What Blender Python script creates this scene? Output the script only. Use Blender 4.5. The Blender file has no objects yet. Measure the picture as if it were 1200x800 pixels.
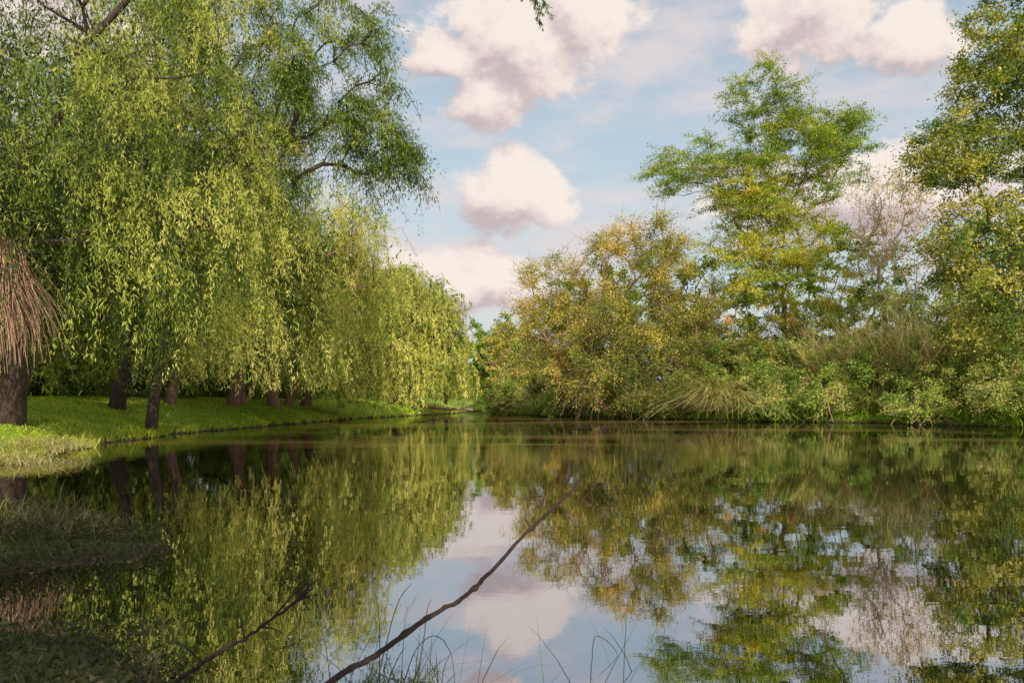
import bpy, math, numpy as np
from mathutils import Vector
rng = np.random.default_rng(7)
scene = bpy.context.scene
COL = scene.collection

# ------------------------------------------------------------------ helpers
def norm(a):
    return a / np.maximum(np.linalg.norm(a, axis=-1, keepdims=True), 1e-9)

def mesh_quads(name, V, Q, mat, tint=None, smooth=False):
    me = bpy.data.meshes.new(name)
    V = np.ascontiguousarray(V, dtype=np.float32); Q = np.ascontiguousarray(Q, dtype=np.int32)
    me.vertices.add(len(V)); me.vertices.foreach_set('co', V.ravel())
    me.loops.add(Q.size); me.loops.foreach_set('vertex_index', Q.ravel())
    me.polygons.add(len(Q))
    me.polygons.foreach_set('loop_start', np.arange(0, Q.size, 4, dtype=np.int32))
    me.polygons.foreach_set('loop_total', np.full(len(Q), 4, dtype=np.int32))
    if smooth:
        me.polygons.foreach_set('use_smooth', np.ones(len(Q), dtype=bool))
    if tint is not None:
        at = me.attributes.new('tint', 'FLOAT', 'POINT')
        at.data.foreach_set('value', np.ascontiguousarray(tint, dtype=np.float32))
    me.materials.append(mat)
    me.update(calc_edges=True)
    return me

def add_obj(name, data, parent=None, label=None, category=None, kind=None, group=None, loc=(0, 0, 0)):
    o = bpy.data.objects.new(name, data)
    COL.objects.link(o)
    o.location = loc
    if parent is not None: o.parent = parent
    if label: o["label"] = label
    if category: o["category"] = category
    if kind: o["kind"] = kind
    if group: o["group"] = group
    return o

class Tubes:
    def __init__(s): s.V = []; s.Q = []; s.n = 0
    def add(s, P, R, sides=6, rough=0.0):
        P = np.asarray(P, float); R = np.asarray(R, float)
        T = norm(np.gradient(P, axis=0))
        ref = np.array([0.31, 0.17, 0.93]); 
        if abs(np.dot(T.mean(0) / max(np.linalg.norm(T.mean(0)), 1e-6), ref)) > 0.8: ref = np.array([0.9, -0.4, 0.1])
        A = norm(np.cross(T, ref)); B = np.cross(T, A)
        a = np.linspace(0, 2 * np.pi, sides, endpoint=False)
        rr = R[:, None] * (1 + rough * rng.normal(size=(len(P), sides)))
        ring = P[:, None, :] + rr[..., None] * (np.cos(a)[None, :, None] * A[:, None, :] + np.sin(a)[None, :, None] * B[:, None, :])
        m = len(P); V = ring.reshape(-1, 3)
        i = np.arange(m - 1)[:, None] * sides; j = np.arange(sides)[None, :]; j2 = (j + 1) % sides
        Q = np.stack([i + j, i + j2, i + sides + j2, i + sides + j], -1).reshape(-1, 4)
        s.V.append(V); s.Q.append(Q + s.n); s.n += len(V)
    def mesh(s, name, mat):
        return mesh_quads(name, np.concatenate(s.V), np.concatenate(s.Q), mat, smooth=True)

class Leaves:
    def __init__(s): s.P = []; s.D = []; s.L = []; s.W = []; s.T = []; s.N = []
    def add(s, P, D, L, W, T, NB=None):
        n = len(P)
        s.P.append(P); s.D.append(np.broadcast_to(D, (n, 3))); s.L.append(np.broadcast_to(L, (n,))); s.W.append(np.broadcast_to(W, (n,))); s.T.append(np.broadcast_to(T, (n,)))
        s.N.append(np.zeros((n, 3)) if NB is None else NB)
    def mesh(s, name, mat, up=0.3):
        P = np.concatenate(s.P); D = norm(np.concatenate(s.D)); L = np.concatenate(s.L)[:, None]; W = np.concatenate(s.W)[:, None]; T = np.concatenate(s.T)
        n = len(P)
        N = rng.normal(size=(n, 3)) * 0.5 + np.concatenate(s.N); N[:, 2] += up
        S = norm(np.cross(D, N))
        V = np.stack([P, P + D * L * 0.45 + S * W * 0.5, P + D * L, P + D * L * 0.45 - S * W * 0.5], 1).reshape(-1, 3)
        return mesh_quads(name, V, np.arange(4 * n).reshape(-1, 4), mat, tint=np.repeat(T, 4))

# ------------------------------------------------------------------ materials
def new_mat(name):
    m = bpy.data.materials.new(name); m.use_nodes = True
    nt = m.node_tree; nt.nodes.clear()
    out = nt.nodes.new('ShaderNodeOutputMaterial')
    return m, nt, out

def ramp(nt, stops):
    r = nt.nodes.new('ShaderNodeValToRGB')
    e = r.color_ramp.elements
    while len(e) < len(stops): e.new(0.5)
    for i, (p, c) in enumerate(stops):
        e[i].position = p; e[i].color = (c[0], c[1], c[2], 1)
    return r

def foliage_mat(name, stops, transl=0.38, gloss=0.03):
    m, nt, out = new_mat(name)
    at = nt.nodes.new('ShaderNodeAttribute'); at.attribute_name = 'tint'
    r = ramp(nt, stops); nt.links.new(at.outputs['Fac'], r.inputs[0])
    d = nt.nodes.new('ShaderNodeBsdfDiffuse'); t = nt.nodes.new('ShaderNodeBsdfTranslucent')
    g = nt.nodes.new('ShaderNodeBsdfGlossy'); g.inputs['Roughness'].default_value = 0.5
    g.inputs['Color'].default_value = (0.8, 0.8, 0.6, 1)
    nt.links.new(r.outputs[0], d.inputs[0])
    mx = nt.nodes.new('ShaderNodeMixRGB'); mx.blend_type = 'MULTIPLY'; mx.inputs[0].default_value = 1
    mx.inputs[2].default_value = (1.3, 1.25, 0.55, 1)
    nt.links.new(r.outputs[0], mx.inputs[1]); nt.links.new(mx.outputs[0], t.inputs[0])
    m1 = nt.nodes.new('ShaderNodeMixShader'); m1.inputs[0].default_value = transl
    nt.links.new(d.outputs[0], m1.inputs[1]); nt.links.new(t.outputs[0], m1.inputs[2])
    m2 = nt.nodes.new('ShaderNodeMixShader'); m2.inputs[0].default_value = gloss
    nt.links.new(m1.outputs[0], m2.inputs[1]); nt.links.new(g.outputs[0], m2.inputs[2])
    nt.links.new(m2.outputs[0], out.inputs[0])
    return m

def bark_mat(name, c1, c2, scale=6):
    m, nt, out = new_mat(name)
    tc = nt.nodes.new('ShaderNodeTexCoord'); mp = nt.nodes.new('ShaderNodeMapping')
    mp.inputs['Scale'].default_value = (1, 1, 0.25)
    nt.links.new(tc.outputs['Object'], mp.inputs[0])
    n = nt.nodes.new('ShaderNodeTexNoise'); n.inputs['Scale'].default_value = scale; n.inputs['Detail'].default_value = 6; n.inputs['Roughness'].default_value = 0.7
    nt.links.new(mp.outputs[0], n.inputs['Vector'])
    r = ramp(nt, [(0.35, c1), (0.65, c2)]); nt.links.new(n.outputs['Fac'], r.inputs[0])
    b = nt.nodes.new('ShaderNodeBsdfPrincipled'); b.inputs['Roughness'].default_value = 0.85
    nt.links.new(r.outputs[0], b.inputs['Base Color'])
    bp = nt.nodes.new('ShaderNodeBump'); bp.inputs['Strength'].default_value = 0.8; bp.inputs['Distance'].default_value = 0.03
    nt.links.new(n.outputs['Fac'], bp.inputs['Height']); nt.links.new(bp.outputs[0], b.inputs['Normal'])
    nt.links.new(b.outputs[0], out.inputs[0])
    return m

M_willow = foliage_mat('willow_leaves', [(0.0, (0.020, 0.045, 0.010)), (0.35, (0.12, 0.18, 0.026)), (0.7, (0.42, 0.46, 0.075)), (1.0, (0.70, 0.64, 0.19))])
M_dark = foliage_mat('dark_green_leaves', [(0.0, (0.025, 0.060, 0.014)), (0.5, (0.11, 0.19, 0.030)), (0.85, (0.34, 0.37, 0.06)), (1.0, (0.58, 0.48, 0.12))])
M_autumn = foliage_mat('autumn_leaves', [(0.0, (0.045, 0.085, 0.016)), (0.3, (0.19, 0.25, 0.035)), (0.55, (0.46, 0.42, 0.065)), (0.8, (0.70, 0.50, 0.12)), (1.0, (0.80, 0.50, 0.26))])
M_locust = foliage_mat('locust_leaves', [(0.0, (0.05, 0.12, 0.018)), (0.5, (0.20, 0.32, 0.035)), (0.8, (0.48, 0.50, 0.05)), (1.0, (0.70, 0.57, 0.10))])
M_shrub = foliage_mat('shrub_leaves', [(0.0, (0.04, 0.10, 0.020)), (0.5, (0.20, 0.32, 0.045)), (0.8, (0.42, 0.46, 0.10)), (1.0, (0.62, 0.50, 0.25))])
M_pale = foliage_mat('pale_leaves', [(0.0, (0.40, 0.30, 0.12)), (0.5, (0.66, 0.50, 0.34)), (1.0, (0.80, 0.62, 0.50))])
M_grass = foliage_mat('grass_blades', [(0.0, (0.10, 0.19, 0.018)), (0.5, (0.34, 0.52, 0.03)), (0.8, (0.58, 0.68, 0.06)), (1.0, (0.72, 0.68, 0.20))])  # blade colours raised to stand in for sunlight the willows block
M_dry = foliage_mat('dry_blades', [(0.0, (0.28, 0.33, 0.09)), (0.5, (0.62, 0.56, 0.28)), (1.0, (0.82, 0.66, 0.48))])
M_shade = foliage_mat('shade_tinted_leaves', [(0.0, (0.018, 0.032, 0.013)), (0.6, (0.065, 0.085, 0.03)), (1.0, (0.22, 0.17, 0.10))])  # leaf colours darkened to carry the shade of the near bank
M_barkdark = bark_mat('dark_bark', (0.016, 0.011, 0.008), (0.075, 0.046, 0.033))
M_barkpink = bark_mat('pinkish_bark', (0.12, 0.058, 0.042), (0.40, 0.22, 0.17))
M_barkpale = bark_mat('pale_bark', (0.34, 0.25, 0.19), (0.7, 0.56, 0.47))
M_stick = bark_mat('dark_stick_bark', (0.014, 0.008, 0.006), (0.055, 0.028, 0.020), 30)  # very dark brown bark for the foreground sticks
M_twig = bark_mat('dry_twig_bark', (0.32, 0.16, 0.11), (0.60, 0.38, 0.28))

# ------------------------------------------------------------------ terrain
WP = np.array([(-1.0, 3.45), (-2.6, 4.15), (-4, 4.5), (-7, 5.0), (-9, 7), (-10.2, 10), (-10.4, 16), (-12.4, 24), (-13.2, 32), (-12.6, 45),
      (-11.6, 60), (-9, 74), (-6.0, 86), (-5.5, 100), (-9, 125), (-12, 127), (-9.5, 118), (-2.4, 100), (-2.6, 88), (2.6, 72), (8, 62), (13.5, 55), (20.8, 48), (26, 40), (30, 30),
      (34, 12), (36, -12), (14, -4), (5, 1.0), (1.2, 2.4)], float)
def sdist(x, y):
    best = np.full(x.shape, 1e9); inside = np.zeros(x.shape, bool)
    n = len(WP)
    for i in range(n):
        a = WP[i]; b = WP[(i + 1) % n]; e = b - a
        t = np.clip(((x - a[0]) * e[0] + (y - a[1]) * e[1]) / (e @ e), 0, 1)
        d = np.hypot(x - a[0] - t * e[0], y - a[1] - t * e[1])
        best = np.minimum(best, d)
        c = ((a[1] > y) != (b[1] > y)) & (x < (b[0] - a[0]) * (y - a[1]) / ((b[1] - a[1]) if b[1] != a[1] else 1e-9) + a[0])
        inside ^= c
    return np.where(inside, -best, best)
def wob(x, y):
    return (np.sin(x * 0.9 + 1.3 * np.sin(y * 0.37)) * np.cos(y * 0.8 + np.sin(x * 0.5)) + 0.5 * np.sin(x * 2.3 + y * 1.7) + 0.4 * np.cos(y * 3.1 - x * 1.1))
def sig(a): return 1 / (1 + np.exp(-np.clip(a, -40, 40)))
def ground_z(x, y):
    x = np.asarray(x, float); y = np.asarray(y, float)
    s = sdist(x, y) + 0.22 * wob(x * 1.3, y * 1.3)
    right = sig((x + 1) / 2.0) * sig((y - 22) / 4)
    near = sig((11 - y) / 1.5)
    H = 1.55 * (1 - right) + 3.2 * right
    H = H * (1 - near) + 0.32 * near
    k = 3.0 * (1 - right) + 5.0 * right
    land = H * (1 - np.exp(-np.maximum(s, 0) / k)) + 0.04 * wob(x, y) * np.minimum(np.maximum(s, 0), 1)
    wat = -0.8 * (1 - np.exp(np.minimum(s, 0) / 0.8))
    z = np.where(s > 0, land, wat)
    pen = 0.22 * (1.15 - ((x + 5.9) / 2.6) ** 2 - ((y - 6.9) / 1.15) ** 2 + 0.2 * wob(x * 2, y * 2))
    return np.maximum(z, np.maximum(pen, -0.8))
def gz(x, y): return float(ground_z(np.array([x]), np.array([y]))[0])

nu, nv = 300, 340
u = np.linspace(-1, 1, nu); v = np.linspace(-0.35, 1, nv)
gx = np.sinh(u * 4.8) * 12.0
gy = 8 + np.sinh(v * 4.6) * 14.0
X, Y = np.meshgrid(gx, gy)
Z = ground_z(X, Y)
V = np.stack([X, Y, Z], -1).reshape(-1, 3)
ii, jj = np.meshgrid(np.arange(nv - 1), np.arange(nu - 1), indexing='ij')
Q = np.stack([ii * nu + jj, ii * nu + jj + 1, (ii + 1) * nu + jj + 1, (ii + 1) * nu + jj], -1).reshape(-1, 4)
m, nt, out = new_mat('grassy_earth')
geo = nt.nodes.new('ShaderNodeNewGeometry'); sx = nt.nodes.new('ShaderNodeSeparateXYZ'); nt.links.new(geo.outputs['Position'], sx.inputs[0])
n1 = nt.nodes.new('ShaderNodeTexNoise'); n1.inputs['Scale'].default_value = 0.9; n1.inputs['Detail'].default_value = 6; n1.inputs['Roughness'].default_value = 0.7
nt.links.new(geo.outputs['Position'], n1.inputs['Vector'])
r = ramp(nt, [(0.3, (0.15, 0.25, 0.02)), (0.55, (0.26, 0.40, 0.035)), (0.75, (0.40, 0.40, 0.08))]); nt.links.new(n1.outputs['Fac'], r.inputs[0])
mr = nt.nodes.new('ShaderNodeMapRange'); mr.inputs[1].default_value = 0.02; mr.inputs[2].default_value = 0.26; nt.links.new(sx.outputs[2], mr.inputs[0])
mx = nt.nodes.new('ShaderNodeMixRGB'); mx.inputs[1].default_value = (0.06, 0.042, 0.024, 1)
nt.links.new(mr.outputs[0], mx.inputs[0]); nt.links.new(r.outputs[0], mx.inputs[2])
b = nt.nodes.new('ShaderNodeBsdfPrincipled'); b.inputs['Roughness'].default_value = 0.95
nt.links.new(mx.outputs[0], b.inputs['Base Color'])
bp = nt.nodes.new('ShaderNodeBump'); bp.inputs['Distance'].default_value = 0.08; nt.links.new(n1.outputs['Fac'], bp.inputs['Height']); nt.links.new(bp.outputs[0], b.inputs['Normal'])
nt.links.new(b.outputs[0], out.inputs[0])
add_obj('ground', mesh_quads('ground', V, Q, m, smooth=True), kind='structure', label='grassy earth river banks and fields')

# ------------------------------------------------------------------ water
m, nt, out = new_mat('river_water')
geo = nt.nodes.new('ShaderNodeNewGeometry'); sx = nt.nodes.new('ShaderNodeSeparateXYZ'); nt.links.new(geo.outputs['Position'], sx.inputs[0])
def wnoise(scale, sc, det=2, rough=0.5, dist=0.0):
    mp = nt.nodes.new('ShaderNodeMapping'); mp.inputs['Scale'].default_value = sc
    nt.links.new(geo.outputs['Position'], mp.inputs[0])
    n = nt.nodes.new('ShaderNodeTexNoise'); n.inputs['Scale'].default_value = scale; n.inputs['Detail'].default_value = det
    n.inputs['Roughness'].default_value = rough; n.inputs['Distortion'].default_value = dist
    nt.links.new(mp.outputs[0], n.inputs['Vector']); return n
def math2(op, a, b_, c=None):
    n = nt.nodes.new('ShaderNodeMath'); n.operation = op
    for i, q in enumerate((a, b_, c)):
        if q is None: continue
        if isinstance(q, (int, float)): n.inputs[i].default_value = q
        else: nt.links.new(q, n.inputs[i])
    return n.outputs[0]
def mrange(val, a, b_, c, d):
    n = nt.nodes.new('ShaderNodeMapRange'); n.interpolation_type = 'SMOOTHSTEP'
    for i, q in enumerate((val, a, b_, c, d)):
        if isinstance(q, (int, float)): n.inputs[i].default_value = q
        else: nt.links.new(q, n.inputs[i])
    return n.outputs[0]
patch = wnoise(0.10, (0.6, 1.6, 1), 3, 0.55, 0.4)
far = mrange(sx.outputs[1], 12.0, 24.0, 0.0, 1.0)
pm = mrange(patch.outputs['Fac'], 0.42, 0.62, 0.06, 1.0)
amp = math2('MULTIPLY', far, pm)
h1 = wnoise(1.1, (0.7, 1.3, 1), 2, 0.5, 0.3)
h2 = wnoise(5.0, (0.7, 1.3, 1), 3, 0.55)
a1 = math2('MULTIPLY', h1.outputs['Fac'], 0.0015)
k2 = math2('MULTIPLY_ADD', amp, 0.0022, 0.00030)
a2 = math2('MULTIPLY', h2.outputs['Fac'], k2)
hh = math2('ADD', a1, a2)
bp = nt.nodes.new('ShaderNodeBump'); bp.inputs['Distance'].default_value = 1.0; bp.inputs['Strength'].default_value = 1.0
nt.links.new(hh, bp.inputs['Height'])
gl = nt.nodes.new('ShaderNodeBsdfGlossy'); gl.inputs['Roughness'].default_value = 0.0; gl.inputs['Color'].default_value = (0.90, 0.89, 0.92, 1)
df = nt.nodes.new('ShaderNodeBsdfDiffuse'); 
silt = ramp(nt, [(0.3, (0.003, 0.003, 0.002)), (0.7, (0.085, 0.058, 0.025)), (0.95, (0.20, 0.13, 0.055))])
nt.links.new(amp, silt.inputs[0]); nt.links.new(silt.outputs[0], df.inputs[0])
nt.links.new(bp.outputs[0], gl.inputs['Normal'])
fr = nt.nodes.new('ShaderNodeFresnel'); fr.inputs['IOR'].default_value = 1.45; nt.links.new(bp.outputs[0], fr.inputs['Normal'])
fac = mrange(fr.outputs[0], 0.03, 0.6, 0.60, 0.76)
mx = nt.nodes.new('ShaderNodeMixShader'); nt.links.new(fac, mx.inputs[0]); nt.links.new(df.outputs[0], mx.inputs[1]); nt.links.new(gl.outputs[0], mx.inputs[2])
nt.links.new(mx.outputs[0], out.inputs[0])
add_obj('river', mesh_quads('river', np.array([(-60, -40, 0), (80, -40, 0), (80, 160, 0), (-60, 160, 0)]), np.array([[0, 1, 2, 3]]), m), kind='structure', label='calm brown river water reflecting trees and sky')

# ------------------------------------------------------------------ tree machinery
def sample_env(env, n, shell=0.45):
    w = np.array([e[2] if len(e) > 2 else e[1][0] * e[1][1] * e[1][2] for e in env], float); w /= w.sum()
    k = rng.choice(len(env), n, p=w)
    d = norm(rng.normal(size=(n, 3))); rad = shell + (1 - shell) * rng.random(n) ** 0.6
    C = np.array([e[0] for e in env], float)[k]; R = np.array([e[1] for e in env], float)[k]
    return C + d * R * rad[:, None]

def skeleton(base, fork, att, tubes, r0, rtip=0.02, pen=0.35, flare=1.25):
    base = np.array(base, float); fork = np.array(fork, float)
    pos = []; par = []; plen = []; dirs = []
    m = 6
    off = rng.normal(size=(m, 3)) * 0.16 * np.linspace(0, 1, m)[:, None] * np.array([1, 1, 0])
    for i in range(m):
        p = base + (fork - base) * i / (m - 1) + off[i]
        if i == 0: p = p - np.array([0, 0, 0.15])
        pos.append(p); par.append(i - 1); plen.append(np.linalg.norm(p - base)); dirs.append(norm(fork - base))
    order = np.argsort(np.linalg.norm(att - fork, axis=1))
    chains = [list(range(m))]; tips = []
    for a_i in order:
        a = att[a_i]
        Pn = np.array(pos[3:]); pl = np.array(plen[3:])
        dv = a - Pn; dist = np.linalg.norm(dv, axis=1)
        cost = dist + pen * pl + 0.9 * np.maximum(-dv[:, 2] + 0.0, 0)
        j = int(np.argmin(cost)) + 3
        d0 = np.array(dirs[j]); dist = float(np.linalg.norm(a - pos[j]))
        ns = max(2, int(dist / 0.9) + 1)
        c1 = pos[j] + d0 * dist * 0.35; c2 = a - (norm(a - pos[j]) * 0.6 + np.array([0, 0, 0.25])) * dist * 0.3
        ch = [j]; prev = j
        for s in range(1, ns + 1):
            t = s / ns
            p = (1 - t) ** 3 * pos[j] + 3 * (1 - t) ** 2 * t * c1 + 3 * (1 - t) * t * t * c2 + t ** 3 * a
            if s < ns: p = p + rng.normal(size=3) * 0.05 * min(dist, 2)
            pos.append(p); par.append(prev); plen.append(plen[prev] + np.linalg.norm(p - pos[prev])); dirs.append(norm(p - pos[prev]))
            prev = len(pos) - 1; ch.append(prev)
        chains.append(ch); tips.append(prev)
    cnt = np.zeros(len(pos))
    for t in tips: cnt[t] += 1
    for i in range(len(pos) - 1, 0, -1):
        if par[i] >= 0: cnt[par[i]] += cnt[i]
    rad = rtip + (r0 - rtip) * (np.maximum(cnt, 0.3) / cnt.max()) ** 0.60
    pos = np.array(pos)
    for ci, ch in enumerate(chains):
        R = rad[ch].copy()
        if ci == 0:
            R = np.maximum(R, r0 * 0.7) * np.array([flare, 1.03, 0.95, 0.9, 0.85, 0.8])
            tubes.add(pos[ch], R, 12, 0.06)
        else:
            R[0] = min(R[0], R[1] * 1.3); R[-1] *= 0.4
            tubes.add(pos[ch], R, 7 if R[1] > 0.06 else 4)

def make_tree(name, base, parts, label, category, group=None):
    e = add_obj(name, None, label=label, category=category, group=group, loc=tuple(base))
    e.empty_display_size = 0.5
    for pn, me, *lab in parts:
        co = np.empty(len(me.vertices) * 3, np.float32); me.vertices.foreach_get('co', co)
        co = co.reshape(-1, 3) - np.array(base, np.float32); me.vertices.foreach_set('co', co.ravel()); me.update()
        add_obj(pn, me, parent=e, label=lab[0] if lab else None)
    return e

def willow(base, fork, env, n_att, strands, leafs, r0, L, W, lenr, label, zmin=1.0, tint0=0.5, fill=0.15, fluff=0.34, extra=None, bark=None, group='weeping willows along the grassy bank', mat=None, name='willow_tree', tw=0.17, shell=0.35, lift=None):
    bark = bark or M_barkdark; mat = mat or M_willow
    base = (base[0], base[1], gz(base[0], base[1]))
    tb = Tubes(); lv = Leaves()
    att = sample_env(env, n_att, shell)
    att = att[att[:, 2] > zmin + 2.0]
    n_att = len(att)
    skeleton(base, fork, att, tb, r0, 0.018)
    ctr = np.array(fork, float)
    out = att - ctr; out[:, 2] = 0; out = norm(out)
    K = n_att * strands
    ai = np.repeat(np.arange(n_att), strands)
    o = att[ai] + rng.normal(size=(K, 3)) * np.array([0.5, 0.5, 0.35])
    ang = rng.normal(size=K) * 0.9
    od = out[ai]; od = np.stack([od[:, 0] * np.cos(ang) - od[:, 1] * np.sin(ang), od[:, 0] * np.sin(ang) + od[:, 1] * np.cos(ang), np.zeros(K)], 1)
    clen = rng.uniform(lenr[0], lenr[1], n_att)[ai] * rng.uniform(0.3, 1.1, K)
    low = (att[:, 2] < zmin + 5.0)[ai]
    clen = np.where(low & (rng.random(K) < 0.55), 9.0, clen)
    zend = zmin + rng.random(n_att)[ai] * 1.5 + rng.random(K) * 0.6
    if lift is not None: zend = zend + np.where(o[:, 0] < lift[0], lift[1], 0)
    Ln = np.minimum(clen, np.maximum(o[:, 2] - zend, 0.5))
    a = rng.uniform(0.2, 1.6, K)
    # each bough has its own tone, shade inside the crown is put into the tint
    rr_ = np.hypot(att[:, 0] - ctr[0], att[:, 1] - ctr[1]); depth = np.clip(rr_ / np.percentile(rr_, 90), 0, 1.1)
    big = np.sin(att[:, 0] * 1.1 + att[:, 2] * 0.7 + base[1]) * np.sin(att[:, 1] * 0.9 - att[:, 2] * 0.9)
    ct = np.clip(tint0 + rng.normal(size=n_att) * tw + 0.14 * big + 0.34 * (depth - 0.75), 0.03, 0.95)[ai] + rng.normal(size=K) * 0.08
    wgt = Ln + 0.6; wgt = wgt / wgt.sum()
    M = K * leafs
    si = rng.choice(K, M, p=wgt); t = rng.random(M)
    sway = rng.normal(size=(K, 2)) * 0.17
    g = 1 - np.exp(-3 * t)
    P = o[si].copy()
    P[:, :2] += od[si, :2] * (a[si] * g)[:, None] + sway[si] * (t * t * Ln[si])[:, None]
    P[:, 2] += 0.30 * np.sin(np.minimum(t * 3, 1) * np.pi) * a[si] - Ln[si] * t ** 1.25
    P += rng.normal(size=(M, 3)) * 0.065
    D = od[si] * (0.6 * np.exp(-3 * t))[:, None] + np.array([0, 0, -1.0]) + rng.normal(size=(M, 3)) * 0.45
    T = np.clip(ct[si] + rng.normal(size=M) * 0.10 + 0.14 * (t - 0.5), 0, 1)
    NB = od[si] * 1.0 + np.array([0, 0, 0.6]) * np.exp(-3 * t)[:, None]
    lv.add(P, D, L * rng.uniform(0.6, 1.3, M), W * rng.uniform(0.7, 1.3, M), T, NB)
    nfl = int(M * fluff); Kf = n_att * 10
    fa = np.repeat(np.arange(n_att), 10); fd = norm(rng.normal(size=(Kf, 3)) + out[fa] * 0.8 + np.array([0, 0, 0.3])); fl = rng.uniform(0.5, 1.6, Kf); fj = rng.normal(size=(Kf, 3)) * 0.35
    fs = rng.integers(0, Kf, nfl); t = rng.random(nfl)
    P = att[fa[fs]] + fj[fs] + fd[fs] * (fl[fs] * t)[:, None] - np.array([0, 0, 0.9]) * (fl[fs] * t * t)[:, None] + rng.normal(size=(nfl, 3)) * 0.07
    D = fd[fs] * 0.6 + np.array([0, 0, -0.7]) + rng.normal(size=(nfl, 3)) * 0.5
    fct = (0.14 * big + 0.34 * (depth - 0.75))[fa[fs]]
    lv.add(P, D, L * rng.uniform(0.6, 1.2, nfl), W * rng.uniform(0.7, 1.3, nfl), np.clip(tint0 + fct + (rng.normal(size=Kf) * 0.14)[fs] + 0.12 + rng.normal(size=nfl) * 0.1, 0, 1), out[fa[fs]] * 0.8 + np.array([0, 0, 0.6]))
    for k in rng.choice(K, min(K, 200), replace=False):
        tt = np.linspace(0, 0.95, 6); gg = 1 - np.exp(-3 * tt)
        pp = np.stack([o[k, 0] + od[k, 0] * a[k] * gg + sway[k, 0] * tt * tt * Ln[k], o[k, 1] + od[k, 1] * a[k] * gg + sway[k, 1] * tt * tt * Ln[k],
                       o[k, 2] + 0.30 * np.sin(np.minimum(tt * 3, 1) * np.pi) * a[k] - Ln[k] * tt ** 1.25], 1)
        tb.add(pp, np.linspace(0.012, 0.004, 6), 3)
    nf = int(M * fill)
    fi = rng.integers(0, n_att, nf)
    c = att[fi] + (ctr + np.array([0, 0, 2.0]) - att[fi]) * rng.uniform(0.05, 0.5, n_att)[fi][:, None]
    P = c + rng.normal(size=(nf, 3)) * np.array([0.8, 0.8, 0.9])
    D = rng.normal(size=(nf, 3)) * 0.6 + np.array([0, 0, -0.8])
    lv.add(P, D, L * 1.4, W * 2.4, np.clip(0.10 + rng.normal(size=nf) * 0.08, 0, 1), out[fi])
    parts = [('trunk', tb.mesh('trunk', bark)), ('crown', lv.mesh('crown', mat, 0.15))]
    if extra: parts += extra
    return make_tree(name, base, parts, label, 'tree', group)

def broadleaf(name, base, fork, env, n_att, twigs, leafs, r0, L, W, R, label, mat, bark, tint=lambda p, c: 0.5 + c, shell=0.4, flat=0.7, droop=0.2, group=None,
              category='tree', stems=None, rtip=0.015, pen=0.35, zfloor=None, part_names=('trunk', 'crown'), twigtube=0, leafspread=0.12, twl=1.1, cv=0.14):
    tb = Tubes(); lv = Leaves()
    att = sample_env(env, n_att, shell)
    if zfloor is not None: att = att[att[:, 2] > zfloor]
    n_att = len(att)
    if stems:
        for si, (bs, fk) in enumerate(stems):
            sel = att[np.argmin([np.hypot(att[:, 0] - f[0], att[:, 1] - f[1]) for _, f in stems], axis=0) == si]
            if len(sel) > 3: skeleton(bs, fk, sel, tb, r0, rtip, pen)
    else:
        skeleton(base, fork, att, tb, r0, rtip, pen)
    ctr = np.array(fork, float)
    K = n_att * twigs; ai = np.repeat(np.arange(n_att), twigs)
    outd = norm(att - ctr)
    td = norm(rng.normal(size=(K, 3)) * np.array([1, 1, flat]) + outd[ai] * 0.7)
    tl = R * rng.uniform(0.5, 1.25, K)
    M = K * leafs; si = np.repeat(np.arange(K), leafs); t = rng.random(M) ** 0.8
    P = att[ai][si] + td[si] * (t * tl[si])[:, None] - np.array([0, 0, 1]) * (droop * t * t * tl[si])[:, None] + rng.normal(size=(M, 3)) * leafspread * np.array([1, 1, 0.8])
    D = td[si] * 0.6 + rng.normal(size=(M, 3)) * 0.7 - np.array([0, 0, droop])
    cl = (rng.normal(size=n_att) * cv)[ai][si] + rng.normal(size=K)[si] * 0.07 + rng.normal(size=M) * 0.10
    T = np.clip(tint(P, cl), 0, 1)
    lv.add(P, D, L * rng.uniform(0.6, 1.3, M), W * rng.uniform(0.6, 1.3, M), T, td[si] * 0.5 + outd[ai][si] * 0.3)
    if twigtube:
        for k in rng.choice(K, min(twigtube, K), replace=False):
            tt = np.linspace(0, twl, 4)
            pp = att[ai[k]] + td[k] * (tt * tl[k])[:, None] - np.array([0, 0, 1]) * (droop * tt * tt * tl[k])[:, None]
            tb.add(pp, np.linspace(0.020, 0.006, 4), 3)
    return make_tree(name, base, [(part_names[0], tb.mesh(part_names[0], bark)), (part_names[1], lv.mesh(part_names[1], mat, 0.5))], label, category, group)

# ------------------------------------------------------------------ left willows
tb = Tubes()
for k in range(260):
    o = np.array([-12.0, 18.8, 4.9]) + rng.normal(size=3) * 0.15
    a = rng.uniform(0, 2 * np.pi); s = rng.uniform(0.2, 1.3); Ln = rng.uniform(1.2, 2.8)
    tt = np.linspace(0, 1, 7)
    pp = np.stack([o[0] + np.cos(a) * s * tt ** 0.8 + 0.06 * np.sin(tt * 9 + a), o[1] + np.sin(a) * s * tt ** 0.8, o[2] - Ln * tt ** 1.2], 1)
    tb.add(pp, np.linspace(0.013, 0.005, 7), 3)
tb.add(np.array([(-13.3, 21.5, 6.5), (-12.8, 20.5, 6.0), (-12.3, 19.3, 5.4), (-12.0, 18.8, 4.8)]), [0.08, 0.06, 0.05, 0.03], 6)
dry = tb.mesh('dry_twigs', M_twig)
tb = Tubes(); lv = Leaves()
limb = np.array([(-12.5, 22.6, 11.0), (-10.6, 23.2, 13.6), (-8, 23.5, 15.0), (-5, 23.3, 15.6), (-2.4, 22.9, 15.2), (-0.6, 22.5, 14.2), (0.4, 22.3, 13.2), (0.75, 22.2, 12.5)])
tb.add(limb, np.linspace(0.10, 0.012, 8), 6)
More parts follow.
